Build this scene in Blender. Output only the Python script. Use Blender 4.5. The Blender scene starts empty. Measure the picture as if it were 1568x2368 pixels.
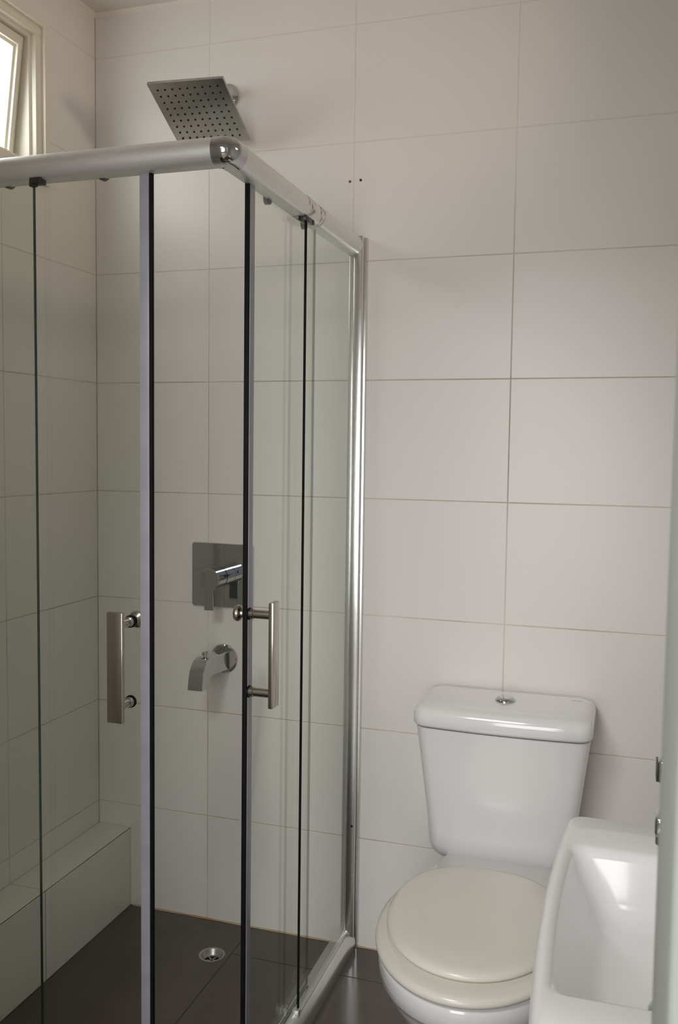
import bpy, bmesh, math, random
from mathutils import Vector, Matrix

random.seed(7)
S = bpy.context.scene
COL = S.collection
PI = math.pi

# ------------------------------------------------------------------ camera
cam_d = bpy.data.cameras.new('camera')
cam = bpy.data.objects.new('camera', cam_d)
COL.objects.link(cam)
RIGHT = Vector((0.95240, 0.30453, 0.01287))
FWD = Vector((-0.30373, 0.95024, -0.06924)).normalized()
RIGHT = (RIGHT - FWD * RIGHT.dot(FWD)).normalized()
UP = RIGHT.cross(FWD)
LOC = Vector((1.44758, -2.26487, 1.32912))
M = Matrix((RIGHT, UP, -FWD)).transposed().to_4x4()
M.translation = LOC
cam.matrix_world = M
cam_d.sensor_fit = 'VERTICAL'
cam_d.sensor_height = 23.6
cam_d.sensor_width = 15.6
cam_d.lens = 2110.476 / 2368 * 23.6
cam_d.clip_start = 0.02
cam_d.dof.use_dof = True
cam_d.dof.focus_distance = 1.85
cam_d.dof.aperture_fstop = 8.0
S.camera = cam

# ------------------------------------------------------------------ world, light, exposure
S.view_settings.view_transform = 'Standard'
S.view_settings.look = 'None'
S.view_settings.gamma = 1.0
S.view_settings.use_curve_mapping = False
S.view_settings.exposure = -0.43
S.cycles.max_bounces = 12
S.cycles.diffuse_bounces = 6
S.cycles.glossy_bounces = 6
S.cycles.transparent_max_bounces = 24

WORLD_STRENGTH = 0.36
HALL_POWER = 62.0
CEIL_POWER = 38.0
LAMP_POWER = 1.0
PANE_STRENGTH = 7.5

w = bpy.data.worlds.new('world')
S.world = w
w.use_nodes = True
wn = w.node_tree
bg = wn.nodes['Background']
bg.inputs['Color'].default_value = (0.92, 0.96, 1.0, 1)
bg.inputs['Strength'].default_value = WORLD_STRENGTH


def area(name, loc, target, sx, sy, power, color, spread=180):
    d = bpy.data.lights.new(name, 'AREA')
    d.shape = 'RECTANGLE'
    d.size = sx
    d.size_y = sy
    d.energy = power
    d.color = color
    d.spread = math.radians(spread)
    o = bpy.data.objects.new(name, d)
    COL.objects.link(o)
    o.location = loc
    o.rotation_euler = (Vector(target) - Vector(loc)).to_track_quat('-Z', 'Y').to_euler()
    return o


# daylight from the glazed door of the room behind the camera
area('hall_daylight', (1.20, -4.6, 1.30), (1.0, 0.0, 1.30), 1.3, 1.7, HALL_POWER, (1.0, 0.985, 0.985))
# flat ceiling light of that room, just outside the doorway
area('hall_ceiling_light', (0.75, -2.85, 2.42), (1.2, -1.1, 0.9), 0.7, 0.45, CEIL_POWER, (1.0, 0.985, 0.97))
# warm wall lamp high on the right wall, outside the picture
area('mirror_lamp', (1.72, -0.62, 2.08), (0.0, -0.25, 2.40), 0.28, 0.14, LAMP_POWER, (1.0, 0.80, 0.58), 84)


# ------------------------------------------------------------------ materials
def new_mat(name):
    m = bpy.data.materials.new(name)
    m.use_nodes = True
    nt = m.node_tree
    return m, nt, nt.nodes['Principled BSDF']


def N(nt, kind, **kw):
    n = nt.nodes.new(kind)
    for k, v in kw.items():
        setattr(n, k, v)
    return n


def noisy(name, c1, c2, scale, rough, metallic=0.0, detail=4.0, bump=0.0, stretch=None, coat=0.0, ior=1.5, rvar=0.0, bdist=0.002):
    m, nt, b = new_mat(name)
    tc = N(nt, 'ShaderNodeTexCoord')
    mp = N(nt, 'ShaderNodeMapping')
    nt.links.new(tc.outputs['Object'], mp.inputs['Vector'])
    if stretch:
        mp.inputs['Scale'].default_value = stretch
    nz = N(nt, 'ShaderNodeTexNoise')
    nz.inputs['Scale'].default_value = scale
    nz.inputs['Detail'].default_value = detail
    nt.links.new(mp.outputs['Vector'], nz.inputs['Vector'])
    r = N(nt, 'ShaderNodeValToRGB')
    r.color_ramp.elements[0].position = 0.35
    r.color_ramp.elements[1].position = 0.68
    r.color_ramp.elements[0].color = (*c1, 1)
    r.color_ramp.elements[1].color = (*c2, 1)
    nt.links.new(nz.outputs['Fac'], r.inputs['Fac'])
    nt.links.new(r.outputs['Color'], b.inputs['Base Color'])
    b.inputs['Roughness'].default_value = rough
    b.inputs['Metallic'].default_value = metallic
    b.inputs['IOR'].default_value = ior
    b.inputs['Coat Weight'].default_value = coat
    b.inputs['Coat Roughness'].default_value = 0.05
    if rvar:
        mr = N(nt, 'ShaderNodeMapRange')
        mr.inputs['To Min'].default_value = rough - rvar
        mr.inputs['To Max'].default_value = rough + rvar
        nt.links.new(nz.outputs['Fac'], mr.inputs['Value'])
        nt.links.new(mr.outputs['Result'], b.inputs['Roughness'])
    if bump:
        bp = N(nt, 'ShaderNodeBump')
        bp.inputs['Strength'].default_value = bump
        bp.inputs['Distance'].default_value = bdist
        nt.links.new(nz.outputs['Fac'], bp.inputs['Height'])
        nt.links.new(bp.outputs['Normal'], b.inputs['Normal'])
    return m


TILE = noisy('white_wall_tile', (0.772, 0.744, 0.712), (0.797, 0.769, 0.737), 1.6, 0.32, rvar=0.05, bump=0.05, bdist=0.004)
GROUT = noisy('beige_grout', (0.40, 0.33, 0.245), (0.74, 0.69, 0.61), 3.2, 0.9)
nt = GROUT.node_tree
_b = nt.nodes['Principled BSDF']
_ramp = _b.inputs['Base Color'].links[0].from_node
_tc = next(n for n in nt.nodes if n.bl_idname == 'ShaderNodeTexCoord')
_sp = N(nt, 'ShaderNodeSeparateXYZ')
nt.links.new(_tc.outputs['Object'], _sp.inputs['Vector'])
_mr = N(nt, 'ShaderNodeMapRange')
_mr.inputs['From Min'].default_value = 1.6
_mr.inputs['From Max'].default_value = 2.0
nt.links.new(_sp.outputs['Z'], _mr.inputs['Value'])
_mx = N(nt, 'ShaderNodeMix', data_type='RGBA')
_mx.inputs['B'].default_value = (0.70, 0.665, 0.61, 1)
nt.links.new(_mr.outputs['Result'], _mx.inputs['Factor'])
nt.links.new(_ramp.outputs['Color'], _mx.inputs['A'])
nt.links.new(_mx.outputs['Result'], _b.inputs['Base Color'])
LEDGE_GROUT = noisy('brown_grout', (0.20, 0.15, 0.09), (0.40, 0.33, 0.22), 8.0, 0.9)
SEALANT = noisy('stained_sealant', (0.55, 0.47, 0.36), (0.42, 0.20, 0.07), 5.0, 0.6)
PLASTER = noisy('white_ceiling_paint', (0.74, 0.71, 0.66), (0.77, 0.74, 0.69), 12.0, 0.75, bump=0.05)
FLOOR = noisy('dark_floor_tile', (0.080, 0.064, 0.052), (0.105, 0.086, 0.072), 3.0, 0.17, rvar=0.06, bump=0.03)
FLOOR_GROUT = noisy('dark_floor_grout', (0.03, 0.025, 0.02), (0.06, 0.05, 0.04), 20.0, 0.9)
HALL_FLOOR = noisy('hall_floor', (0.34, 0.27, 0.20), (0.42, 0.34, 0.26), 6.0, 0.5)
ALU = noisy('satin_aluminium', (0.72, 0.71, 0.69), (0.77, 0.76, 0.74), 30.0, 0.46, metallic=0.7, stretch=(1, 1, 6))
ALU_BRIGHT = noisy('bright_aluminium', (0.74, 0.74, 0.73), (0.78, 0.78, 0.77), 30.0, 0.27, metallic=1.0, stretch=(1, 1, 6))
CHROME = noisy('chrome', (0.54, 0.555, 0.56), (0.58, 0.595, 0.60), 10.0, 0.045, metallic=1.0)
SATIN_CHROME = noisy('satin_chrome', (0.40, 0.40, 0.38), (0.47, 0.47, 0.45), 18.0, 0.30, metallic=1.0)
DRAIN_STEEL = noisy('dull_steel', (0.45, 0.45, 0.44), (0.55, 0.55, 0.54), 40.0, 0.35, metallic=0.9)
NICKEL = noisy('brushed_nickel', (0.44, 0.40, 0.36), (0.50, 0.46, 0.42), 40.0, 0.22, metallic=1.0, stretch=(1, 1, 0.1))
BLACK = noisy('black_rubber', (0.004, 0.004, 0.005), (0.007, 0.007, 0.008), 30.0, 0.7, ior=1.25)
BLACK_PLASTIC = noisy('black_plastic', (0.02, 0.02, 0.02), (0.04, 0.04, 0.038), 30.0, 0.35)
PORCELAIN = noisy('white_porcelain', (0.80, 0.79, 0.79), (0.83, 0.82, 0.82), 3.0, 0.12, coat=0.5)
CREAM = noisy('cream_seat_plastic', (0.76, 0.735, 0.655), (0.79, 0.765, 0.685), 4.0, 0.22)
FRAME_PAINT = noisy('cream_window_paint', (0.78, 0.74, 0.64), (0.82, 0.78, 0.68), 8.0, 0.35)
JAMB_PAINT = noisy('grey_door_paint', (0.37, 0.40, 0.36), (0.40, 0.43, 0.39), 10.0, 0.45, bump=0.1)
SCREWHOLE = noisy('hole_shadow_brown', (0.02, 0.012, 0.01), (0.05, 0.03, 0.025), 60.0, 0.9)
PLUG = noisy('grey_wall_plug', (0.10, 0.09, 0.08), (0.16, 0.14, 0.12), 60.0, 0.9)

# fixture dirt on the side rail: rubbed glue patches
m, nt, b = new_mat('satin_aluminium_smudged')
b.inputs['Metallic'].default_value = 0.7
b.inputs['Roughness'].default_value = 0.46
tc = N(nt, 'ShaderNodeTexCoord')
sep = N(nt, 'ShaderNodeSeparateXYZ')
nt.links.new(tc.outputs['Object'], sep.inputs['Vector'])


def band(centre, half):
    a = N(nt, 'ShaderNodeMath', operation='SUBTRACT')
    a.inputs[1].default_value = centre
    nt.links.new(sep.outputs['Y'], a.inputs[0])
    c = N(nt, 'ShaderNodeMath', operation='ABSOLUTE')
    nt.links.new(a.outputs[0], c.inputs[0])
    d = N(nt, 'ShaderNodeMath', operation='LESS_THAN')
    d.inputs[1].default_value = half
    nt.links.new(c.outputs[0], d.inputs[0])
    return d


b1, b2 = band(-0.405, 0.022), band(-0.335, 0.018)
mx = N(nt, 'ShaderNodeMath', operation='MAXIMUM')
nt.links.new(b1.outputs[0], mx.inputs[0])
nt.links.new(b2.outputs[0], mx.inputs[1])
nz = N(nt, 'ShaderNodeTexNoise')
nz.inputs['Scale'].default_value = 70
nz.inputs['Detail'].default_value = 6
nt.links.new(tc.outputs['Object'], nz.inputs['Vector'])
th = N(nt, 'ShaderNodeMapRange')
th.inputs['From Min'].default_value = 0.45
th.inputs['From Max'].default_value = 0.62
nt.links.new(nz.outputs['Fac'], th.inputs['Value'])
ml = N(nt, 'ShaderNodeMath', operation='MULTIPLY')
nt.links.new(mx.outputs[0], ml.inputs[0])
nt.links.new(th.outputs[0], ml.inputs[1])
mc = N(nt, 'ShaderNodeMix', data_type='RGBA')
mc.inputs['A'].default_value = (0.78, 0.78, 0.77, 1)
mc.inputs['B'].default_value = (0.36, 0.30, 0.25, 1)
nt.links.new(ml.outputs[0], mc.inputs['Factor'])
nt.links.new(mc.outputs['Result'], b.inputs['Base Color'])
ALU_SMUDGE = m


def glass_mat(name, tint, edge=False):
    """thin architectural glass: clear transmission plus Fresnel reflection on both faces"""
    m = bpy.data.materials.new(name)
    m.use_nodes = True
    nt = m.node_tree
    nt.nodes.clear()
    out = N(nt, 'ShaderNodeOutputMaterial')
    tr = N(nt, 'ShaderNodeBsdfTransparent')
    tr.inputs['Color'].default_value = (*tint, 1)
    gl = N(nt, 'ShaderNodeBsdfAnisotropic')
    gl.inputs['Roughness'].default_value = 0.02
    gl.inputs['Color'].default_value = (0.95, 0.98, 0.96, 1)
    fr = N(nt, 'ShaderNodeFresnel')
    geo = N(nt, 'ShaderNodeNewGeometry')
    mr = N(nt, 'ShaderNodeMapRange')
    mr.inputs['To Min'].default_value = 1.5
    mr.inputs['To Max'].default_value = 1 / 1.5
    nt.links.new(geo.outputs['Backfacing'], mr.inputs['Value'])
    nt.links.new(mr.outputs['Result'], fr.inputs['IOR'])
    mix = N(nt, 'ShaderNodeMixShader')
    nt.links.new(fr.outputs['Fac'], mix.inputs['Fac'])
    nt.links.new(tr.outputs[0], mix.inputs[1])
    nt.links.new(gl.outputs[0], mix.inputs[2])
    nt.links.new(mix.outputs[0], out.inputs['Surface'])
    return m


GLASS = glass_mat('clear_green_glass', (0.972, 0.982, 0.962))
STRIP = noisy('translucent_vinyl_seal', (0.29, 0.285, 0.32), (0.33, 0.325, 0.36), 20.0, 0.3)
GLASS_EDGE = noisy('green_glass_edge', (0.005, 0.022, 0.017), (0.008, 0.035, 0.026), 3.0, 0.15)

m = bpy.data.materials.new('frosted_daylit_pane')
m.use_nodes = True
nt = m.node_tree
nt.nodes.clear()
out = N(nt, 'ShaderNodeOutputMaterial')
em = N(nt, 'ShaderNodeEmission')
em.inputs['Strength'].default_value = PANE_STRENGTH
nz = N(nt, 'ShaderNodeTexNoise')
nz.inputs['Scale'].default_value = 3
r = N(nt, 'ShaderNodeValToRGB')
r.color_ramp.elements[0].color = (0.90, 0.96, 0.97, 1)
r.color_ramp.elements[1].color = (0.98, 1.0, 1.0, 1)
nt.links.new(nz.outputs['Fac'], r.inputs['Fac'])
nt.links.new(r.outputs['Color'], em.inputs['Color'])
nt.links.new(em.outputs[0], out.inputs['Surface'])
PANE = m


# ------------------------------------------------------------------ mesh helpers
class MB:
    def __init__(self):
        self.bm = bmesh.new()

    def box(self, lo, hi, mat=0, bevel=0.0, seg=2):
        lo, hi = Vector(lo), Vector(hi)
        t = bmesh.new()
        bmesh.ops.create_cube(t, size=1.0)
        for v in t.verts:
            v.co = Vector(((lo[i] + hi[i]) / 2 + v.co[i] * (hi[i] - lo[i])) for i in range(3))
        if bevel:
            bmesh.ops.bevel(t, geom=list(t.edges), offset=bevel, segments=seg, profile=0.5, affect='EDGES')
        self.merge(t, mat)
        return self

    def merge(self, t, mat=0):
        vm = {}
        for v in t.verts:
            vm[v] = self.bm.verts.new(v.co)
        for f in t.faces:
            try:
                nf = self.bm.faces.new([vm[v] for v in f.verts])
                nf.material_index = mat
            except ValueError:
                pass
        t.free()

    def loft(self, loops, mat=0, cap0=True, cap1=True, closed=True):
        rows = [[self.bm.verts.new(p) for p in lp] for lp in loops]
        n = len(rows[0])
        rng = n if closed else n - 1
        for a, b2_ in zip(rows, rows[1:]):
            for i in range(rng):
                j = (i + 1) % n
                f = self.bm.faces.new((a[i], a[j], b2_[j], b2_[i]))
                f.material_index = mat
        if cap0:
            f = self.bm.faces.new(list(reversed(rows[0])))
            f.material_index = mat
        if cap1:
            f = self.bm.faces.new(rows[-1])
            f.material_index = mat
        return self

    def lathe(self, base, axis, prof, n=32, mat=0, cap0=True, cap1=True):
        """prof: list of (radius, distance along axis)"""
        axis = Vector(axis).normalized()
        a = axis.orthogonal().normalized()
        b_ = axis.cross(a)
        loops = []
        for rad, d in prof:
            loops.append([Vector(base) + axis * d + (a * math.cos(2 * PI * i / n) + b_ * math.sin(2 * PI * i / n)) * rad
                          for i in range(n)])
        return self.loft(loops, mat, cap0, cap1)

    def transform(self, mtx):
        bmesh.ops.transform(self.bm, matrix=mtx, verts=list(self.bm.verts))
        return self

    def build(self, name, mats, parent=None, angle=35, sub=0):
        bmesh.ops.recalc_face_normals(self.bm, faces=list(self.bm.faces))
        me = bpy.data.meshes.new(name)
        self.bm.to_mesh(me)
        self.bm.free()
        if not isinstance(mats, (list, tuple)):
            mats = [mats]
        for mm in mats:
            me.materials.append(mm)
        for p in me.polygons:
            p.use_smooth = True
        me.set_sharp_from_angle(angle=math.radians(angle))
        o = bpy.data.objects.new(name, me)
        COL.objects.link(o)
        if parent:
            o.parent = parent
            o.matrix_parent_inverse = world_of(parent).inverted()
        if sub:
            sm = o.modifiers.new('subdivision', 'SUBSURF')
            sm.levels = sub
            sm.render_levels = sub
        return o


def world_of(o):
    mtx = o.matrix_basis.copy()
    if o.parent:
        mtx = world_of(o.parent) @ o.matrix_parent_inverse @ mtx
    return mtx


def thing(name, loc, label, cat, group=None):
    o = bpy.data.objects.new(name, None)
    o.empty_display_size = 0.05
    COL.objects.link(o)
    o.location = loc
    tag(o, label, cat, group)
    return o


def tag(o, label, cat, group=None):
    o['label'] = label
    o['category'] = cat
    if group:
        o['group'] = group


def struct(o, label=None, cat=None):
    o['kind'] = 'structure'
    if label:
        o['label'] = label
        o['category'] = cat
    return o


def sgn_pow(v, e):
    return math.copysign(abs(v) ** e, v)


def superloop(cx, cy, a, b_, z, n=48, e=2.0):
    """superellipse loop in the xy plane"""
    return [Vector((cx + a * sgn_pow(math.cos(2 * PI * i / n), 2 / e), cy + b_ * sgn_pow(math.sin(2 * PI * i / n), 2 / e), z))
            for i in range(n)]


def rrect(x0, x1, y0, y1, r, z, k=6):
    pts = []
    for cx, cy, a0 in ((x1 - r, y1 - r, 0), (x0 + r, y1 - r, PI / 2), (x0 + r, y0 + r, PI), (x1 - r, y0 + r, 3 * PI / 2)):
        for i in range(k + 1):
            t = a0 + PI / 2 * i / k
            pts.append(Vector((cx + r * math.cos(t), cy + r * math.sin(t), z)))
    # extra points along the straight sides so that they can be bowed
    out, n = [], len(pts)
    for i, p in enumerate(pts):
        out.append(p)
        if i % (k + 1) == k:
            nx = pts[(i + 1) % n]
            out += [p.lerp(nx, j / 12) for j in range(1, 12)]
    return out


# ------------------------------------------------------------------ tiled surfaces
GR = 0.0011      # half grout width
BV = 0.0008      # arris of a tile
DEP = 0.0009     # grout depth


def tile_cells(mb, O, U, V, Nn, cells, jitter=0.0002):
    """cells: (u0,u1,v0,v1, (left,right,bottom,top joint flags))"""
    O, U, V, Nn = map(Vector, (O, U, V, Nn))
    for u0, u1, v0, v1, fl in cells:
        d = random.uniform(-jitter, jitter)
        g = [GR if q else 0 for q in fl]
        bv = [BV if q else 0 for q in fl]
        o = [(u0 + g[0], v0 + g[2]), (u1 - g[1], v0 + g[2]), (u1 - g[1], v1 - g[3]), (u0 + g[0], v1 - g[3])]
        i_ = [(u0 + g[0] + bv[0], v0 + g[2] + bv[2]), (u1 - g[1] - bv[1], v0 + g[2] + bv[2]),
              (u1 - g[1] - bv[1], v1 - g[3] - bv[3]), (u0 + g[0] + bv[0], v1 - g[3] - bv[3])]
        vo = [mb.bm.verts.new(O + U * a + V * c - Nn * DEP) for a, c in o]
        vi = [mb.bm.verts.new(O + U * a + V * c + Nn * d) for a, c in i_]
        mb.bm.faces.new(vi)
        for k in range(4):
            mb.bm.faces.new((vo[k], vo[(k + 1) % 4], vi[(k + 1) % 4], vi[k]))


ZB = [0.0, 0.2983, 0.5961, 0.8977, 1.2014, 1.5048, 1.8053, 2.1023, 2.3915, 2.5103]
XB = [0.0, 0.348, 0.7518, 1.1594, 1.566, 1.775]
ROOM_X, ROOM_Y, ROOM_Z = 1.775, -1.75, 2.5103
ALL = (1, 1, 1, 1)


def grid(us, vs):
    return [(a, b_, c, d, ALL) for a, b_ in zip(us, us[1:]) for c, d in zip(vs, vs[1:])]


# back wall
mb = MB()
tile_cells(mb, (0, 0, 0), (1, 0, 0), (0, 0, 1), (0, -1, 0), grid(XB, ZB))
mb.box((-0.12, DEP, -0.1), (1.895, 0.12, 2.62), 1)
wall_back = struct(mb.build('wall_back', [TILE, GROUT], angle=20))
for nm, x, z, mt, rr in (('screw_hole', 0.770, 2.0082, SCREWHOLE, 0.0035), ('screw_hole', 0.7415, 2.0065, PLUG, 0.0036)):
    MB().lathe((x, -0.0002, z), (0, -1, 0), [(rr, -0.002), (rr, 0.0004), (rr * 0.7, 0.0005)], 14).build(nm, mt, wall_back)

# left wall with the window opening (y -0.224..-0.86, z 1.985..2.3915)
WY0, WY1, WZ0, WZ1 = 0.224, 0.860, 1.985, 2.3915
YB = [0.0, 0.403, 0.806, 1.209, 1.612, 1.75]
mb = MB()
cells = []
for a, b_ in zip(YB, YB[1:]):
    for c, d in zip(ZB, ZB[1:]):
        if b_ <= WY0 or a >= WY1 or d <= WZ0 or c >= WZ1:
            cells.append((a, b_, c, d, ALL))
            continue
        ha, hb, hc, hd = max(a, WY0), min(b_, WY1), max(c, WZ0), min(d, WZ1)
        if hc > c:
            cells.append((a, b_, c, hc, (1, 1, 1, 0)))
        if ha > a:
            cells.append((a, ha, hc, hd, (1, 0, 0 if hc > c else 1, 1)))
        if hb < b_:
            cells.append((hb, b_, hc, hd, (0, 1, 0 if hc > c else 1, 1)))
tile_cells(mb, (0, 0, 0), (0, -1, 0), (0, 0, 1), (1, 0, 0), cells)
for lo, hi in (((-0.12, -1.87, -0.1), (-DEP, 0.0, WZ0)), ((-0.12, -1.87, WZ1), (-DEP, 0.0, 2.62)),
               ((-0.12, -WY0, WZ0), (-DEP, 0.0, WZ1)), ((-0.12, -1.87, WZ0), (-DEP, -WY1, WZ1))):
    mb.box(lo, hi, 1)
struct(mb.build('wall_left', [TILE, GROUT], angle=20))

# right wall
mb = MB()
tile_cells(mb, (ROOM_X, 0, 0), (0, -1, 0), (0, 0, 1), (-1, 0, 0), grid(YB, ZB))
mb.box((ROOM_X + DEP, -1.87, -0.1), (1.895, 0.0, 2.62), 1)
struct(mb.build('wall_right', [TILE, GROUT], angle=20))

# wall with the doorway the photograph is taken through
mb = MB()
DX0, DX1, DZ = 0.56, 1.488, 2.10
tile_cells(mb, (0, ROOM_Y - 0.004, 0), (1, 0, 0), (0, 0, 1), (0, 1, 0),
           [c for c in grid([0.0, 0.348, DX0], ZB)] + [c for c in grid([DX1, ROOM_X], ZB)] + grid([DX0, 1.1, DX1], [2.1023, 2.3915, 2.5103]))
mb.box((-0.12, -1.87, -0.1), (DX0, ROOM_Y - 0.005, 2.62), 1)
mb.box((DX1, -1.87, -0.1), (1.895, ROOM_Y - 0.005, 2.62), 1)
mb.box((DX0, -1.87, DZ), (DX1, ROOM_Y - 0.005, 2.62), 1)
struct(mb.build('wall_front', [TILE, GROUT], angle=20))

# door frame: two jambs and a head
mb = MB()
mb.box((1.468, -1.90, 0), (1.488, -1.750, DZ + 0.0), 0, 0.004, 3)
mb.box((DX0, -1.90, 0), (DX0 + 0.02, -1.750, DZ + 0.0), 0, 0.004, 3)
mb.box((DX0, -1.90, DZ - 0.02), (DX1, -1.750, DZ), 0, 0.004, 3)
struct(mb.build('door_1', [JAMB_PAINT]))

# ceiling
mb = MB()
mb.box((-0.12, -1.87, ROOM_Z), (1.895, 0.12, ROOM_Z + 0.1))
struct(mb.build('ceiling', [PLASTER]))
# cove bead between ceiling and walls
mb = MB()
q = 0.009
mb.loft([[Vector((x, 0, ROOM_Z)), Vector((x, -q, ROOM_Z)), Vector((x, 0, ROOM_Z - q))] for x in (0, ROOM_X)])
mb.loft([[Vector((0, y, ROOM_Z)), Vector((q, y, ROOM_Z)), Vector((0, y, ROOM_Z - q))] for y in (-1.75, 0)])
struct(mb.build('trim_2', [noisy('white_filler', (0.80, 0.74, 0.68), (0.84, 0.78, 0.72), 9, 0.6)]))

# floor
mb = MB()
DCX, DCY, DR = 0.441, -0.163, 0.0335
FX = [0.487, 1.087, 1.687, ROOM_X]
FY = [-1.75, -1.341, -0.741, -0.141, 0.0]
HX0, HX1, HY0, HY1 = DCX - 0.042, DCX + 0.042, DCY - 0.042, DCY + 0.042
lf = [(0.0, HX0, -0.6, 0.0, (1, 0, 1, 1)), (HX1, 0.487, -0.6, 0.0, (0, 1, 1, 1)),
      (HX0, HX1, -0.6, HY0, (0, 0, 1, 0)), (HX0, HX1, HY1, 0.0, (0, 0, 0, 1)),
      (0.0, 0.487, -1.2, -0.6, ALL), (0.0, 0.487, -1.75, -1.2, ALL)]
tile_cells(mb, (0, 0, 0), (1, 0, 0), (0, 1, 0), (0, 0, 1), grid(FX, FY) + lf, 0.0)
# the drain tile: square with a round hole
n = 48
sq, ci, cb = [], [], []
for i in range(n):
    t = 2 * PI * i / n
    c, q = math.cos(t), math.sin(t)
    k = 0.042 / max(abs(c), abs(q))
    sq.append(mb.bm.verts.new((DCX + c * k, DCY + q * k, 0)))
    ci.append(mb.bm.verts.new((DCX + c * DR, DCY + q * DR, 0)))
    cb.append(mb.bm.verts.new((DCX + c * DR, DCY + q * DR, -0.05)))
for i in range(n):
    j = (i + 1) % n
    mb.bm.faces.new((sq[i], sq[j], ci[j], ci[i]))
    mb.bm.faces.new((ci[i], ci[j], cb[j], cb[i]))
mb.bm.faces.new(cb)
mb.box((-0.12, -1.75, -0.1), (HX0, 0.12, -DEP), 1)
mb.box((HX1, -1.75, -0.1), (1.895, 0.12, -DEP), 1)
mb.box((HX0, -1.75, -0.1), (HX1, HY0, -DEP), 1)
mb.box((HX0, HY1, -0.1), (HX1, 0.12, -DEP), 1)
floor = struct(mb.build('floor', [FLOOR, FLOOR_GROUT], angle=20))
mb = MB()
mb.box((-1.5, -5.2, -0.1), (3.8, -1.75, -0.0005))
struct(mb.build('floor_hall', [HALL_FLOOR]))

# silicone bead along the foot of the back wall
mb = MB()
pts = []
for i in range(60):
    x = 0.112 + (ROOM_X - 0.112) * i / 59
    rr = 0.0035 + 0.0012 * math.sin(i * 2.3) * math.sin(i * 0.7)
    pts.append([Vector((x, 0.0, 0.0)), Vector((x, -rr, 0.0004)), Vector((x, -rr * 0.75, rr * 0.7)), Vector((x, 0.0, rr))])
mb.loft(pts)
struct(mb.build('trim_1', [SEALANT]))

# tiled ledge along the left wall
mb = MB()
LW, LH = 0.104, 0.232
tile_cells(mb, (0, 0, LH), (1, 0, 0), (0, -1, 0), (0, 0, 1),
           [(0, LW, a, b_, ALL) for a, b_ in zip(YB, YB[1:])])
tile_cells(mb, (LW + 0.0005, 0, 0), (0, -1, 0), (0, 0, 1), (1, 0, 0),
           [(a, b_, 0.0, LH - 0.0025, ALL) for a, b_ in zip(YB, YB[1:])])
mb.box((0, -1.75, 0), (LW - DEP, 0, LH - DEP), 1)
struct(mb.build('trim_3', [TILE, LEDGE_GROUT], angle=20))

# ------------------------------------------------------------------ window: top-hung sash, slightly open
win = bpy.data.objects.new('window_1', None)
COL.objects.link(win)
win.location = (0, -0.54, 1.985)
struct(win)


def ring(mb, y0, y1, z0, z1, wd, x0, x1, bev, mat=0):
    """rectangular frame in the x = const plane"""
    mb.box((x0, -y1, z1 - wd), (x1, -y0, z1), mat, bev)
    mb.box((x0, -y1, z0), (x1, -y0, z0 + wd), mat, bev)
    mb.box((x0, -y0 - wd, z0 + wd - 0.002), (x1, -y0, z1 - wd + 0.002), mat, bev)
    mb.box((x0, -y1, z0 + wd - 0.002), (x1, -y1 + wd, z1 - wd + 0.002), mat, bev)


mb = MB()
ring(mb, WY0, WY1, WZ0, WZ1, 0.020, -0.060, 0.012, 0.002)
ring(mb, WY0 + 0.018, WY1 - 0.018, WZ0 + 0.018, WZ1 - 0.018, 0.026, -0.060, 0.002, 0.005)
ring(mb, WY0 + 0.040, WY1 - 0.040, WZ0 + 0.040, WZ1 - 0.040, 0.014, -0.060, -0.012, 0.002)
mb.build('window_frame', [FRAME_PAINT], win)
sy0, sy1, sz0, sz1 = WY0 + 0.060, WY1 - 0.060, WZ0 + 0.030, WZ1 - 0.056
hinge = Matrix.Translation((-0.030, 0, sz1)) @ Matrix.Rotation(math.radians(7), 4, 'Y') @ Matrix.Translation((0.030, 0, -sz1))
mb = MB()
ring(mb, sy0, sy1, sz0, sz1, 0.036, -0.045, -0.020, 0.003)
ring(mb, sy0 + 0.016, sy1 - 0.016, sz0 + 0.016, sz1 - 0.016, 0.012, -0.022, -0.012, 0.002)
mb.transform(hinge)
sash = mb.build('sash', [FRAME_PAINT], win)
mb = MB()
mb.box((-0.036, -sy1 + 0.030, sz0 + 0.030), (-0.031, -sy0 - 0.030, sz1 - 0.030))
mb.transform(hinge)
mb.build('pane', [PANE], sash)

# ------------------------------------------------------------------ shower enclosure
EX, EY = 0.770, -0.790            # rail centre lines
RZ, RH = 1.8415, 0.0235           # rail centre height, half height
enc = thing('shower_enclosure', (EX, EY, 0), 'square corner shower enclosure with clear sliding glass doors and silver rails', 'shower enclosure')


def d_section(scale=1.0):
    pts = [(-0.024, -RH), (-0.024, RH), (-0.004, RH)]
    for i in range(1, 14):
        t = PI / 2 - PI * i / 14
        pts.append((-0.004 + 0.020 * math.cos(t), RH * math.sin(t)))
    pts.append((-0.004, -RH))
    return [(a * scale, c * scale) for a, c in pts]


CAPL = 0.028
# front rail along x
mb = MB()
mb.loft([[Vector((x, EY - n, RZ + z)) for n, z in d_section()] for x in (0.0, EX - CAPL)])
mb.build('top_rail', [ALU], enc)
# side rail along y
mb = MB()
mb.loft([[Vector((EX + n, y, RZ + z)) for n, z in d_section()] for y in (EY + CAPL, -0.004)])
mb.build('top_rail', [ALU_SMUDGE], enc)
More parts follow.
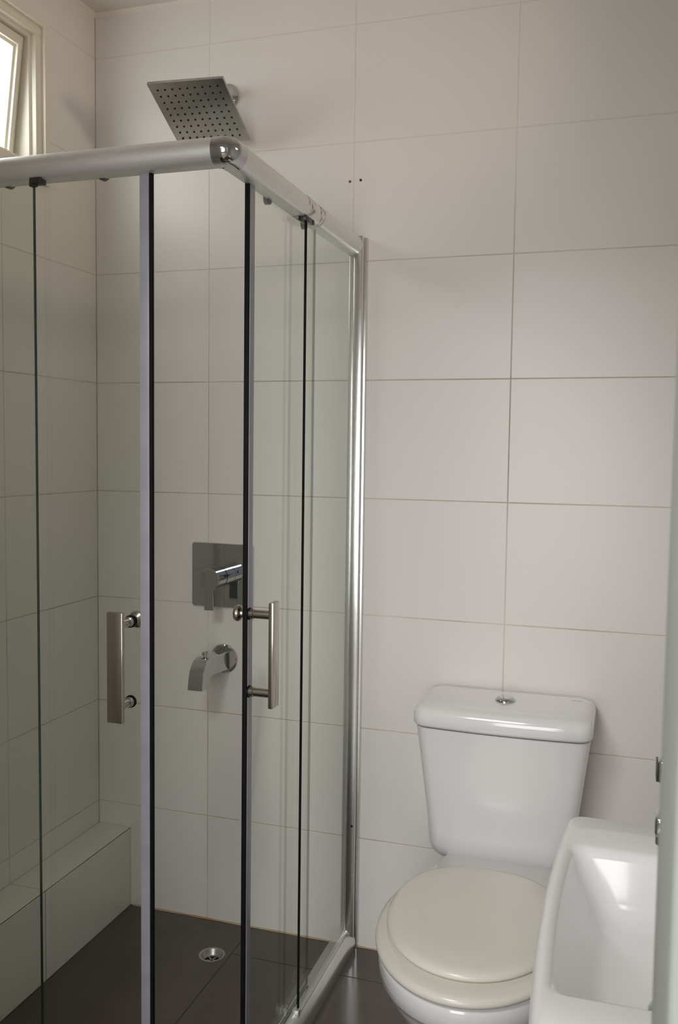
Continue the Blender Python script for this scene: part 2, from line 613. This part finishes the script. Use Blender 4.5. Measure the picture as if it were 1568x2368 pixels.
# chrome corner cap: the section swept round the corner
mb = MB()
R0 = 0.016
loops = []
c0 = Vector((EX - R0, EY + R0))
for x in (EX - CAPL - 0.002, EX - R0 - 0.006):
    loops.append([Vector((x, EY - n, RZ + z)) for n, z in d_section(1.03)])
for i in range(13):
    t = -PI / 2 + PI / 2 * i / 12
    d = Vector((math.cos(t), math.sin(t)))
    bulge = 1.03 + 0.07 * math.sin(PI * i / 12)
    loops.append([Vector((c0.x + d.x * (R0 + n * (bulge if n > 0 else 0.6)), c0.y + d.y * (R0 + n * (bulge if n > 0 else 0.6)), RZ + z * 1.0))
                  for n, z in d_section(1.03)])
for y in (EY + R0 + 0.006, EY + CAPL + 0.012):
    loops.append([Vector((EX + n, y, RZ + z)) for n, z in d_section(1.03)])
mb.loft(loops)
mb.build('corner_cap', [CHROME], enc, angle=60)


def sill_section():
    return [(-0.030, 0.0), (-0.030, 0.050), (-0.012, 0.057), (-0.006, 0.0575), (-0.003, 0.0565), (0.0095, 0.0470), (0.0150, 0.0410), (0.0185, 0.0320), (0.0200, 0.0200), (0.0190, 0.0060), (0.0170, 0.0)]


mb = MB()
mb.loft([[Vector((x, EY - n, z)) for n, z in sill_section()] for x in (LW + 0.001, EX - 0.02)])
mb.build('bottom_rail', [ALU_BRIGHT], enc)
mb = MB()
mb.loft([[Vector((EX + n, y, z)) for n, z in sill_section()] for y in (EY + 0.02, -0.004)])
mb.build('bottom_rail', [ALU_BRIGHT], enc)
mb = MB()
mb.loft([[Vector((c0.x + math.cos(t) * (R0 + n), c0.y + math.sin(t) * (R0 + n), z)) for n, z in
          [(max(n, -R0 * 0.9), z * 1.02) for n, z in sill_section()]] for t in [-PI / 2 + PI / 2 * i / 8 for i in range(9)]])
mb.build('corner_cap', [CHROME], enc, angle=60)

# wall channels
GZ0, GZ1 = 0.052, RZ - 0.012
mb = MB()
mb.box((0.764, -0.030, 0.0), (0.787, -0.0006, RZ + 0.022), 0, 0.002)
mb.box((0.7625, -0.012, 0.0), (0.7925, -0.0004, RZ + 0.020), 0, 0.001)
mb.box((0.750, -0.022, 0.056), (0.7635, -0.0006, RZ - 0.024), 0, 0.001)
wc = mb.build('wall_channel', [ALU_BRIGHT], enc)
MB().lathe((0.7795, -0.0301, 0.341), (0, -1, 0), [(0.003, -0.001), (0.003, 0.0006), (0.002, 0.001)], 12).build('channel_screw', BLACK, wc)
mb = MB()
mb.box((0.0006, -0.807, LH), (0.030, -0.784, RZ - 0.024), 0, 0.002)
mb.build('wall_channel', [ALU_BRIGHT], enc)


def pane(mb, lo, hi, axis):
    """glass sheet: faces in slot 0, polished green edges in slot 1; axis = thin axis"""
    t = bmesh.new()
    bmesh.ops.create_cube(t, size=1.0)
    lo, hi = Vector(lo), Vector(hi)
    for v in t.verts:
        v.co = Vector(((lo[i] + hi[i]) / 2 + v.co[i] * (hi[i] - lo[i])) for i in range(3))
    t.normal_update()
    vm = {v: mb.bm.verts.new(v.co) for v in t.verts}
    for f in t.faces:
        nf = mb.bm.faces.new([vm[v] for v in f.verts])
        nf.material_index = 0 if abs(f.normal[axis]) > 0.5 else 1
    t.free()


# fixed panels
mb = MB()
lout = [(LW + 0.006, GZ0), (0.3745, GZ0), (0.3745, GZ1), (0.012, GZ1), (0.012, LH + 0.001), (LW + 0.006, LH + 0.001)]
la = [mb.bm.verts.new((x, EY - 0.005, z)) for x, z in lout]
lb = [mb.bm.verts.new((x, EY + 0.003, z)) for x, z in lout]
mb.bm.faces.new(la).material_index = 0
mb.bm.faces.new(lb).material_index = 0
for i in range(6):
    mb.bm.faces.new((la[i], la[(i + 1) % 6], lb[(i + 1) % 6], lb[i])).material_index = 1
fixed_front = mb.build('fixed_panel', [GLASS, GLASS_EDGE], enc)
mb = MB()
mb.box((0.368, EY - 0.008, RZ - RH - 0.008), (0.394, EY + 0.010, RZ - RH + 0.004), 0, 0.002)
mb.box((0.366, EY - 0.006, RZ - RH - 0.012), (0.380, EY + 0.004, RZ - RH), 0, 0.002)
mb.build('panel_clip', [BLACK_PLASTIC], fixed_front)
mb = MB()
pane(mb, (EX - 0.002, -0.405, GZ0), (EX + 0.004, -0.010, GZ1), 0)
fixed_side = mb.build('fixed_panel', [GLASS, BLACK], enc)
mb = MB()
mb.box((EX - 0.012, -0.418, RZ - RH - 0.008), (EX + 0.006, -0.378, RZ - RH + 0.004), 0, 0.002)
mb.box((EX - 0.004, -0.372, RZ - RH - 0.007), (EX + 0.006, -0.362, RZ - RH + 0.004), 0, 0.002)
mb.build('panel_clip', [BLACK_PLASTIC], fixed_side)
mb = MB()
mb.box((EX - 0.010, -0.416, 0.050), (EX + 0.006, -0.400, 0.068), 0, 0.002)
mb.build('panel_clip', [ALU], fixed_side)

# sliding doors
DN = 0.016
FX1, FX0 = 0.604, 0.235           # leading / trailing edge of the front door
mb = MB()
pane(mb, (FX0, EY + DN, GZ0 + 0.006), (FX1, EY + DN + 0.006, GZ1 + 0.002), 1)
door_f = mb.build('sliding_door', [GLASS, GLASS_EDGE], enc)
mb = MB()
mb.box((FX1 - 0.018, EY + DN - 0.002, GZ0 + 0.006), (FX1 + 0.001, EY + DN + 0.008, RZ - 0.02), 0, 0.001)
mb.box((FX1 + 0.001, EY + DN - 0.001, GZ0 + 0.006), (FX1 + 0.0065, EY + DN + 0.008, RZ - 0.02), 1, 0.001)
mb.build('seal_strip', [STRIP, BLACK], door_f)
SY1, SY0 = -0.664, -0.292
mb = MB()
pane(mb, (EX - DN - 0.006, SY1, GZ0 + 0.006), (EX - DN, SY0, GZ1 + 0.002), 0)
door_s = mb.build('sliding_door', [GLASS, GLASS_EDGE], enc)
mb = MB()
mb.box((EX - DN - 0.008, SY1 - 0.001, GZ0 + 0.006), (EX - DN + 0.002, SY1 + 0.020, RZ - 0.02), 0, 0.001)
mb.box((EX - DN - 0.008, SY1 - 0.0065, GZ0 + 0.006), (EX - DN + 0.001, SY1 - 0.001, RZ - 0.02), 1, 0.001)
mb.build('seal_strip', [STRIP, BLACK], door_s)


def handle(parent, frame):
    """frame maps local (along glass, outward from the glass, up) to the world"""
    mb = MB()
    mb.box((-0.016, 0.048, -0.102), (0.016, 0.058, 0.102), 0, 0.0015, 2)
    for z in (-0.076, 0.076):
        mb.lathe((0, 0, z), (0, 1, 0), [(0.0100, 0.0035), (0.0100, 0.012), (0.0085, 0.013), (0.0085, 0.050)], 24, 0)
        mb.lathe((0, 0, z), (0, 1, 0), [(0.0118, 0.0), (0.0118, 0.0035), (0.0105, 0.0036)], 24, 1)
        if z > 0:
            mb.lathe((0, 0, z), (0, -1, 0), [(0.0105, 0.006), (0.0105, 0.008), (0.008, 0.010), (0.009, 0.013), (0.0150, 0.017), (0.0165, 0.021), (0.0150, 0.026), (0.008, 0.028)], 24, 0)
    mb.transform(frame)
    return mb.build('door_handle', [NICKEL, BLACK], parent)


HZ = 0.926
fr = Matrix(((1, 0, 0, 0.565), (0, -1, 0, EY + DN), (0, 0, 1, HZ), (0, 0, 0, 1)))
handle(door_f, fr)
fr = Matrix(((0, 1, 0, EX - DN), (1, 0, 0, SY1 + 0.002 + 0.020), (0, 0, 1, HZ + 0.008), (0, 0, 0, 1)))
fr = Matrix(((0, 1, 0, EX - DN), (1, 0, 0, -0.660), (0, 0, 1, HZ + 0.008), (0, 0, 0, 1)))
handle(door_s, fr)


def roller(parent, loc, axis):
    MB().lathe(loc, axis, [(0.006, -0.010), (0.011, -0.009), (0.011, 0.001), (0.005, 0.002)], 20).build('roller', [BLACK_PLASTIC], parent)


for x in (0.300, 0.505):
    roller(door_f, (x, EY + DN + 0.014, RZ - RH + 0.008), (0, 1, 0))
for y in (SY1 + 0.110, SY0 - 0.05):
    roller(door_s, (EX - DN - 0.014, y, RZ - RH + 0.002), (-1, 0, 0))

# ------------------------------------------------------------------ shower head
sh = thing('rain_shower', (0.40, 0.0, 2.2505), 'square chrome rain shower head tilted out from the wall above the shower', 'shower head')
mb = MB()
mb.lathe((0.402, 0, 2.2505), (0, -1, 0), [(0.031, 0.0004), (0.031, 0.006), (0.026, 0.010), (0.012, 0.011)], 36)
mb.build('flange', [CHROME], sh)
HC = Vector((0.3937, -0.1498, 2.1579))
ht = 0.4457
ea = Vector((math.cos(0.025), math.sin(0.025), -0.027)).normalized()
eb = Vector((-math.sin(0.025) * math.cos(ht), math.cos(0.025) * math.cos(ht), -math.sin(ht)))
eb = (eb - ea * eb.dot(ea)).normalized()
en = ea.cross(eb)                      # upward normal of the plate
PM = Matrix((ea, eb, en)).transposed().to_4x4()
PM.translation = HC
mb = MB()
p0 = Vector((0.402, -0.008, 2.2505))
p3 = HC + en * 0.024
ctrl = [p0, p0 + Vector((0, -0.05, 0.0)), p0 + Vector((-0.004, -0.095, -0.006)), p3 + en * 0.014, p3]
path = []
for i in range(25):
    t = i / 24
    q = [Vector(c) for c in ctrl]
    while len(q) > 1:
        q = [a.lerp(b_, t) for a, b_ in zip(q, q[1:])]
    path.append(q[0])
loops = []
for i, p in enumerate(path):
    tn = (path[min(i + 1, 24)] - path[max(i - 1, 0)]).normalized()
    a = Vector((1, 0, 0))
    b_ = tn.cross(a).normalized()
    a = b_.cross(tn)
    loops.append([p + (a * math.cos(2 * PI * k / 20) + b_ * math.sin(2 * PI * k / 20)) * 0.0095 for k in range(20)])
mb.loft(loops)
mb.build('arm', [CHROME], sh)
mb = MB()
mb.lathe((0, 0, 0.007), (0, 0, 1), [(0.022, 0), (0.020, 0.010), (0.014, 0.018), (0.012, 0.026)], 28)
mb.transform(PM)
mb.build('ball_joint', [CHROME], sh)
mb = MB()
mb.box((-0.1, -0.1, 0), (0.1, 0.1, 0.008), 0, 0.0015, 2)
mb.transform(PM)
plate = mb.build('spray_plate', [SATIN_CHROME], sh)
mb = MB()
mb.lathe((0, 0, 0), (0, 0, -1), [(0.0026, -0.0005), (0.0026, 0.0008), (0.0016, 0.0016)], 12)
nz_me = mb.build('nozzle', [BLACK], plate)
nz_me.parent = plate
nz_me.matrix_parent_inverse = Matrix.Identity(4)
NOZ = nz_me
k = 0
for i in range(9):
    for j in range(9):
        o = NOZ if k == 0 else NOZ.copy()
        if k:
            COL.objects.link(o)
        o.parent = plate
        o.matrix_parent_inverse = Matrix.Identity(4)
        o.matrix_basis = PM @ Matrix.Translation(((i - 4) * 0.0198, (j - 4) * 0.0198, 0))
        k += 1

# ------------------------------------------------------------------ shower mixer valve
VX, VZ = 0.394, 0.980
va = thing('shower_mixer', (VX, 0, VZ), 'square chrome mixer plate with a lever handle on the shower wall above the spout', 'shower tap')
mb = MB()
lp = [Vector((p.x, -0.0004, p.y)) for p in rrect(VX - 0.0915, VX + 0.0915, VZ - 0.088, VZ + 0.088, 0.008, 0)]
mb.loft([lp, [p + Vector((0, -0.006, 0)) for p in lp],
         [Vector((VX + (p.x - VX) * 0.985, -0.008, VZ + (p.z - VZ) * 0.985)) for p in lp]])
mb.build('cover_plate', [CHROME], va)
mb = MB()
mb.lathe((VX, -0.008, VZ), (0, -1, 0), [(0.029, 0), (0.029, 0.026), (0.027, 0.0262), (0.027, 0.028)], 40)
mb.build('valve_body', [CHROME], va)
mb = MB()
# lever: a round hub with a flat paddle hanging from its front
mb.lathe((VX, -0.0365, VZ), (0, -1, 0), [(0.027, 0), (0.0285, 0.001), (0.0285, 0.046)], 40, 0, True, False)
prof = []
for i in range(41):
    t = math.radians(-60 + 300 * i / 40)
    prof.append((0.0285 * math.cos(t), 0.0285 * math.sin(t)))
left = [(-0.0125, -0.034), (-0.0125, -0.050), (-0.0138, -0.083)]
right = [(0.0138, -0.083), (0.0125, -0.050), (0.0125, -0.034)]
outl = prof + left + right
f0 = [Vector((VX + x, -0.0825, VZ + z)) for x, z in outl]
f1 = [Vector((VX + x, -0.0890, VZ + z)) for x, z in outl]
f2 = [Vector((VX + x * 0.97, -0.0900, VZ - 0.001 + z * 0.985)) for x, z in outl]
mb.loft([f0, f1, f2])
lev = mb.build('lever', [CHROME], va, angle=30)
MB().lathe((VX, -0.0358, VZ), (0, -1, 0), [(0.0282, 0), (0.0282, 0.0009)], 40).build('rubber_ring', [BLACK], va)
MB().lathe((VX + 0.0275, -0.050, VZ + 0.006), (1, 0, 0.2), [(0.004, -0.004), (0.004, 0.0008), (0.0025, 0.0009), (0.0022, 0.0002)], 16).build('set_screw', [BLACK], lev)

# ------------------------------------------------------------------ bath spout
SX, SZ = 0.398, 0.750
sp = thing('bath_spout', (SX, 0, SZ), 'short curved chrome spout with a diverter knob, below the mixer plate', 'spout')
MB().lathe((SX, 0, SZ), (0, -1, 0), [(0.040, 0.0004), (0.040, 0.006), (0.037, 0.009), (0.015, 0.0095)], 44).build('flange', [CHROME], sp)
mb = MB()


def bez(pts, n):
    out = []
    for i in range(n + 1):
        q = [Vector(p) for p in pts]
        while len(q) > 1:
            q = [u.lerp(v, i / n) for u, v in zip(q, q[1:])]
        out.append(tuple(q[0]))
    return out


top = [(-0.008, SZ + 0.023), (-0.06, SZ + 0.026)] + bez([(-0.118, SZ + 0.030), (-0.152, SZ + 0.032), (-0.168, SZ + 0.014), (-0.1765, SZ - 0.015), (-0.180, SZ - 0.046)], 20)
bot = [(-0.008, SZ - 0.025), (-0.06, SZ - 0.022)] + bez([(-0.095, SZ - 0.020), (-0.125, SZ - 0.014), (-0.142, SZ - 0.022), (-0.146, SZ - 0.034), (-0.1465, SZ - 0.047)], 20)
loops = []
hw = 0.0205
for (ty, tz), (by, bz) in zip(top, bot):
    T, B_ = Vector((0, ty, tz)), Vector((0, by, bz))
    loops.append([Vector((SX - hw, *B_.yz)), Vector((SX + hw, *B_.yz)),
                  Vector((SX + hw, *T.lerp(B_, 0.04).yz)), Vector((SX + hw - 0.002, *T.yz)),
                  Vector((SX - hw + 0.002, *T.yz)), Vector((SX - hw, *T.lerp(B_, 0.04).yz))])
mb.loft(loops)
mb.build('spout', [CHROME], sp, angle=30)
mb = MB()
mb.lathe((SX, -0.118, SZ + 0.024), (0, -0.10, 1), [(0.0045, 0), (0.0045, 0.010), (0.0085, 0.012), (0.0085, 0.018), (0.006, 0.019)], 24)
mb.build('diverter_knob', [CHROME], sp)
MB().lathe((SX + 0.012, -0.136, SZ + 0.0255), (0.0, -0.25, 1), [(0.004, -0.002), (0.004, 0.0012), (0.003, 0.0013)], 16).build('set_screw', [BLACK], sp)

# ------------------------------------------------------------------ floor drain
dr = thing('floor_drain', (0.441, -0.163, 0.0), 'round steel floor drain in the dark shower floor', 'drain')
mb = MB()
mb.lathe((DCX, DCY, 0), (0, 0, 1), [(0.0315, -0.020), (0.0315, -0.002), (0.0345, 0.0001), (0.0345, 0.0010), (0.0315, 0.0016), (0.0285, 0.0002), (0.0225, -0.0130), (0.0205, -0.0145), (0.0205, -0.020)], 48, 0, False, False)
mb.build('rim', [DRAIN_STEEL], dr)
mb = MB()
mb.lathe((DCX, DCY, 0), (0, 0, 1), [(0.0210, -0.0185), (0.0210, -0.0182)], 32)
mb.build('drain_opening', [SCREWHOLE], dr)
mb = MB()
for a in (0.3, 0.3 + PI / 3, 0.3 + 2 * PI / 3):
    t = MB()
    t.box((-0.0203, -0.0022, -0.0165), (0.0203, 0.0022, -0.0150), 0)
    t.transform(Matrix.Translation((DCX, DCY, 0)) @ Matrix.Rotation(a, 4, 'Z'))
    mb.merge(t.bm)
mb.build('grate', [DRAIN_STEEL], dr)

# ------------------------------------------------------------------ toilet
TX = 1.186
to = thing('toilet', (TX, -0.4, 0), 'white close-coupled toilet with a cream seat lid against the tiled wall', 'toilet')


def pan_loop(a, yf, yc, yb, wb, z, nh=26, nb=16, fe=2.0):
    rt = []
    for i in range(nb):
        s = i / nb
        q = (1 - math.cos(PI * s)) / 2
        rt.append((wb + (a - wb) * q, yb + (yc - yb) * s))
    for i in range(nh + 1):
        t = PI / 2 * i / nh
        rt.append((a * math.cos(t) ** (2 / fe), yc - (yc - yf) * math.sin(t) ** (2 / fe)))
    lt = [(-x, y) for x, y in reversed(rt[:-1])]
    return [Vector((TX + x, y, z)) for x, y in rt + lt]


def egg(a, yf, yc, yb, z, n=72, fe=2.0, be=2.5):
    pts = []
    for i in range(n):
        t = 2 * PI * i / n
        c, s = math.cos(t), math.sin(t)
        e = be if s > 0 else fe
        x = a * sgn_pow(c, 2 / e)
        y = yc + (yb - yc) * abs(s) ** (2 / e) if s > 0 else yc - (yc - yf) * abs(s) ** (2 / e)
        pts.append(Vector((TX + x, y, z)))
    return pts


mb = MB()
mb.loft([pan_loop(0.105, -0.530, -0.36, -0.03, 0.085, 0.0005), pan_loop(0.103, -0.525, -0.36, -0.03, 0.083, 0.03),
         pan_loop(0.100, -0.520, -0.36, -0.03, 0.080, 0.09), pan_loop(0.112, -0.570, -0.40, -0.03, 0.080, 0.15),
         pan_loop(0.138, -0.660, -0.45, -0.03, 0.082, 0.21), pan_loop(0.160, -0.730, -0.50, -0.03, 0.088, 0.27),
         pan_loop(0.174, -0.768, -0.53, -0.03, 0.094, 0.318), pan_loop(0.1765, -0.775, -0.54, -0.03, 0.096, 0.334),
         pan_loop(0.1795, -0.780, -0.54, -0.03, 0.098, 0.336), pan_loop(0.1815, -0.785, -0.54, -0.03, 0.100, 0.340),
         pan_loop(0.1835, -0.788, -0.54, -0.03, 0.102, 0.372), pan_loop(0.182, -0.785, -0.54, -0.031, 0.101, 0.382),
         pan_loop(0.176, -0.778, -0.54, -0.033, 0.097, 0.387)])
pan = mb.build('bowl', [PORCELAIN], to, angle=50)

mb = MB()
mb.loft([egg(0.181, -0.788, -0.545, -0.345, 0.3885), egg(0.186, -0.796, -0.545, -0.342, 0.391), egg(0.188, -0.799, -0.545, -0.341, 0.397),
         egg(0.1865, -0.797, -0.545, -0.342, 0.404), egg(0.180, -0.788, -0.545, -0.346, 0.4085), egg(0.165, -0.768, -0.545, -0.356, 0.410)])
mb.build('seat', [CREAM], to, angle=60)
mb = MB()
mb.loft([egg(0.163, -0.744, -0.535, -0.346, 0.4112), egg(0.168, -0.751, -0.535, -0.340, 0.4125), egg(0.1705, -0.755, -0.535, -0.338, 0.418),
         egg(0.1695, -0.7535, -0.535, -0.339, 0.423), egg(0.165, -0.746, -0.535, -0.343, 0.4275), egg(0.156, -0.734, -0.535, -0.352, 0.4300),
         egg(0.120, -0.680, -0.535, -0.390, 0.4315), egg(0.05, -0.600, -0.535, -0.47, 0.4320)])
mb.build('seat_lid', [CREAM], to, angle=60)
for sx in (-0.082, 0.082):
    mb = MB()
    mb.box((TX + sx - 0.014, -0.352, 0.386), (TX + sx + 0.014, -0.330, 0.408), 0, 0.006, 3)
    mb.build('seat_hinge', [CREAM], to)

mb = MB()


def cis(x0, x1, y0, y1, z, r=0.03):
    lp = rrect(x0, x1, y0, y1, r, z, 8)
    # bow the front a little
    cx, hw_ = (x0 + x1) / 2, (x1 - x0) / 2
    ym = (y0 + y1) / 2
    return [Vector((p.x, p.y - (0.012 * (1 - ((p.x - cx) / hw_) ** 2) if p.y < ym else 0), p.z)) for p in lp]


mb.loft([cis(1.055, 1.310, -0.170, -0.030, 0.3685), cis(1.030, 1.333, -0.186, -0.020, 0.3715), cis(1.020, 1.345, -0.194, -0.012, 0.383), cis(1.015, 1.350, -0.198, -0.008, 0.402),
         cis(1.009, 1.357, -0.203, -0.008, 0.48), cis(0.995, 1.371, -0.212, -0.008, 0.60), cis(0.985, 1.381, -0.219, -0.008, 0.680),
         cis(0.984, 1.382, -0.220, -0.008, 0.6860), cis(0.994, 1.372, -0.210, -0.018, 0.6868)])
cist = mb.build('cistern', [PORCELAIN], to, angle=50)
mb = MB()
LX0, LX1, LY0, LY1 = 0.980, 1.386, -0.232, -0.006
mb.loft([cis(LX0 + 0.010, LX1 - 0.010, LY0 + 0.010, LY1 - 0.006, 0.6902), cis(LX0 + 0.003, LX1 - 0.003, LY0 + 0.003, LY1 - 0.002, 0.6912), cis(LX0, LX1, LY0, LY1, 0.697),
         cis(LX0, LX1, LY0 + 0.001, LY1, 0.715), cis(LX0 + 0.003, LX1 - 0.003, LY0 + 0.004, LY1 - 0.002, 0.7275),
         cis(LX0 + 0.010, LX1 - 0.010, LY0 + 0.012, LY1 - 0.008, 0.7345), cis(LX0 + 0.024, LX1 - 0.024, LY0 + 0.028, LY1 - 0.020, 0.7380),
         cis(LX0 + 0.05, LX1 - 0.05, LY0 + 0.06, LY1 - 0.05, 0.7390)])
lid = mb.build('cistern_lid', [PORCELAIN], to, angle=60)
mb = MB()
BX, BY = 1.181, -0.117
mb.lathe((BX, BY, 0.7385), (0, 0, 1), [(0.0245, 0), (0.0245, 0.002), (0.022, 0.006), (0.017, 0.0085), (0.0165, 0.0075), (0.016, 0.0078), (0.0155, 0.0088), (0.008, 0.0094)], 40)
mb.build('flush_button', [CHROME], to, angle=50)
mb = MB()
mb.box((1.330, -0.062, 0.7384), (1.345, -0.060, 0.7392), 0)
mb.box((1.347, -0.0625, 0.7384), (1.352, -0.0605, 0.7392), 0)
mb.build('maker_mark', [noisy('faint_grey_print', (0.30, 0.32, 0.34), (0.36, 0.38, 0.40), 50, 0.4)], to)

# ------------------------------------------------------------------ wash basin on the right wall
ba = thing('wash_basin', (1.57, -1.24, 0.60), 'white rectangular wash basin with a soft bowed front edge beside the doorway', 'basin')
BXF, BXB, BYF, BYB = 1.3805, ROOM_X - 0.0006, -0.968, -1.512
byc, bhh = (BYF + BYB) / 2, (BYF - BYB) / 2


def bas(x0, x1, y0, y1, r, z, bow=0.0135, k=8):
    lp = rrect(x0, x1, y0, y1, r, z, k)
    yc_, hy = (y0 + y1) / 2, (y1 - y0) / 2
    xm = (x0 + x1) / 2
    return [Vector((p.x - (bow * (1 - ((p.y - yc_) / hy) ** 2) if p.x < xm else 0), p.y, p.z)) for p in lp]


RZB = 0.820
mb = MB()
L = []
L.append(bas(BXF + 0.120, BXB, BYB + 0.09, BYF - 0.09, 0.03, 0.640))
L.append(bas(BXF + 0.080, BXB, BYB + 0.05, BYF - 0.05, 0.03, 0.655))
L.append(bas(BXF + 0.025, BXB, BYB + 0.015, BYF - 0.015, 0.02, 0.700))
L.append(bas(BXF + 0.004, BXB, BYB + 0.003, BYF - 0.003, 0.018, 0.770))
L.append(bas(BXF, BXB, BYB, BYF, 0.018, 0.808))
L.append(bas(BXF + 0.0015, BXB, BYB + 0.0015, BYF - 0.0015, 0.018, RZB - 0.005))
L.append(bas(BXF + 0.006, BXB - 0.002, BYB + 0.006, BYF - 0.006, 0.016, RZB))
IX0, IX1, IY0, IY1 = 1.392, 1.632, -1.408, -1.074
L.append(bas(IX0 - 0.007, IX1 + 0.006, IY0 - 0.008, IY1 + 0.008, 0.016, RZB, 0.006))
L.append(bas(IX0, IX1, IY0, IY1, 0.018, RZB - 0.003, 0.006))
L.append(bas(IX0 + 0.005, IX1 - 0.004, IY0 + 0.004, IY1 - 0.004, 0.020, RZB - 0.014, 0.006))
L.append(bas(IX0 + 0.026, IX1 - 0.012, IY0 + 0.012, IY1 - 0.014, 0.022, RZB - 0.062, 0.004))
L.append(bas(IX0 + 0.036, IX1 - 0.018, IY0 + 0.020, IY1 - 0.022, 0.022, RZB - 0.080, 0.003))
L.append(bas(IX0 + 0.046, IX1 - 0.030, IY0 + 0.032, IY1 - 0.034, 0.022, RZB - 0.089, 0.002))
L.append(bas(IX0 + 0.070, IX1 - 0.055, IY0 + 0.065, IY1 - 0.070, 0.022, RZB - 0.096, 0))
L.append(bas(IX0 + 0.105, IX1 - 0.10, IY0 + 0.135, IY1 - 0.145, 0.012, RZB - 0.104, 0))
mb.loft(L)
basin = mb.build('bowl', [PORCELAIN], ba, angle=60)
mb = MB()
DRX, DRY = 1.515, -1.240
mb.lathe((DRX, DRY, RZB - 0.1065), (0, 0, 1), [(0.032, 0), (0.032, 0.004), (0.028, 0.008), (0.015, 0.013), (0.004, 0.014)], 36)
mb.build('waste_plug', [CHROME], ba, angle=50)

# basin tap
tp = thing('basin_tap', (1.69, -1.24, RZB), 'chrome mixer tap on the wash basin, mostly hidden behind the door frame', 'tap')
mb = MB()
mb.lathe((1.69, -1.24, RZB), (0, 0, 1), [(0.027, 0.0003), (0.027, 0.006), (0.023, 0.008), (0.023, 0.140), (0.021, 0.143)], 36)
mb.build('tap_body', [CHROME], tp)
mb = MB()
mb.box((1.484, -1.256, 0.918), (1.690, -1.224, 0.940), 0, 0.004, 3)
mb.lathe((1.4975, -1.24, 0.919), (0, 0, -1), [(0.0125, 0), (0.0125, 0.012), (0.010, 0.0125)], 24)
mb.build('spout', [CHROME], tp)
mb = MB()
mb.box((1.485, -1.254, 0.976), (1.712, -1.226, 1.002), 0, 0.004, 3)
mb.build('lever', [CHROME], tp)
MB().box((1.4835, -1.252, 0.978), (1.4855, -1.228, 0.998), 0, 0.0005).build('lever_tip', [BLACK_PLASTIC], tp)
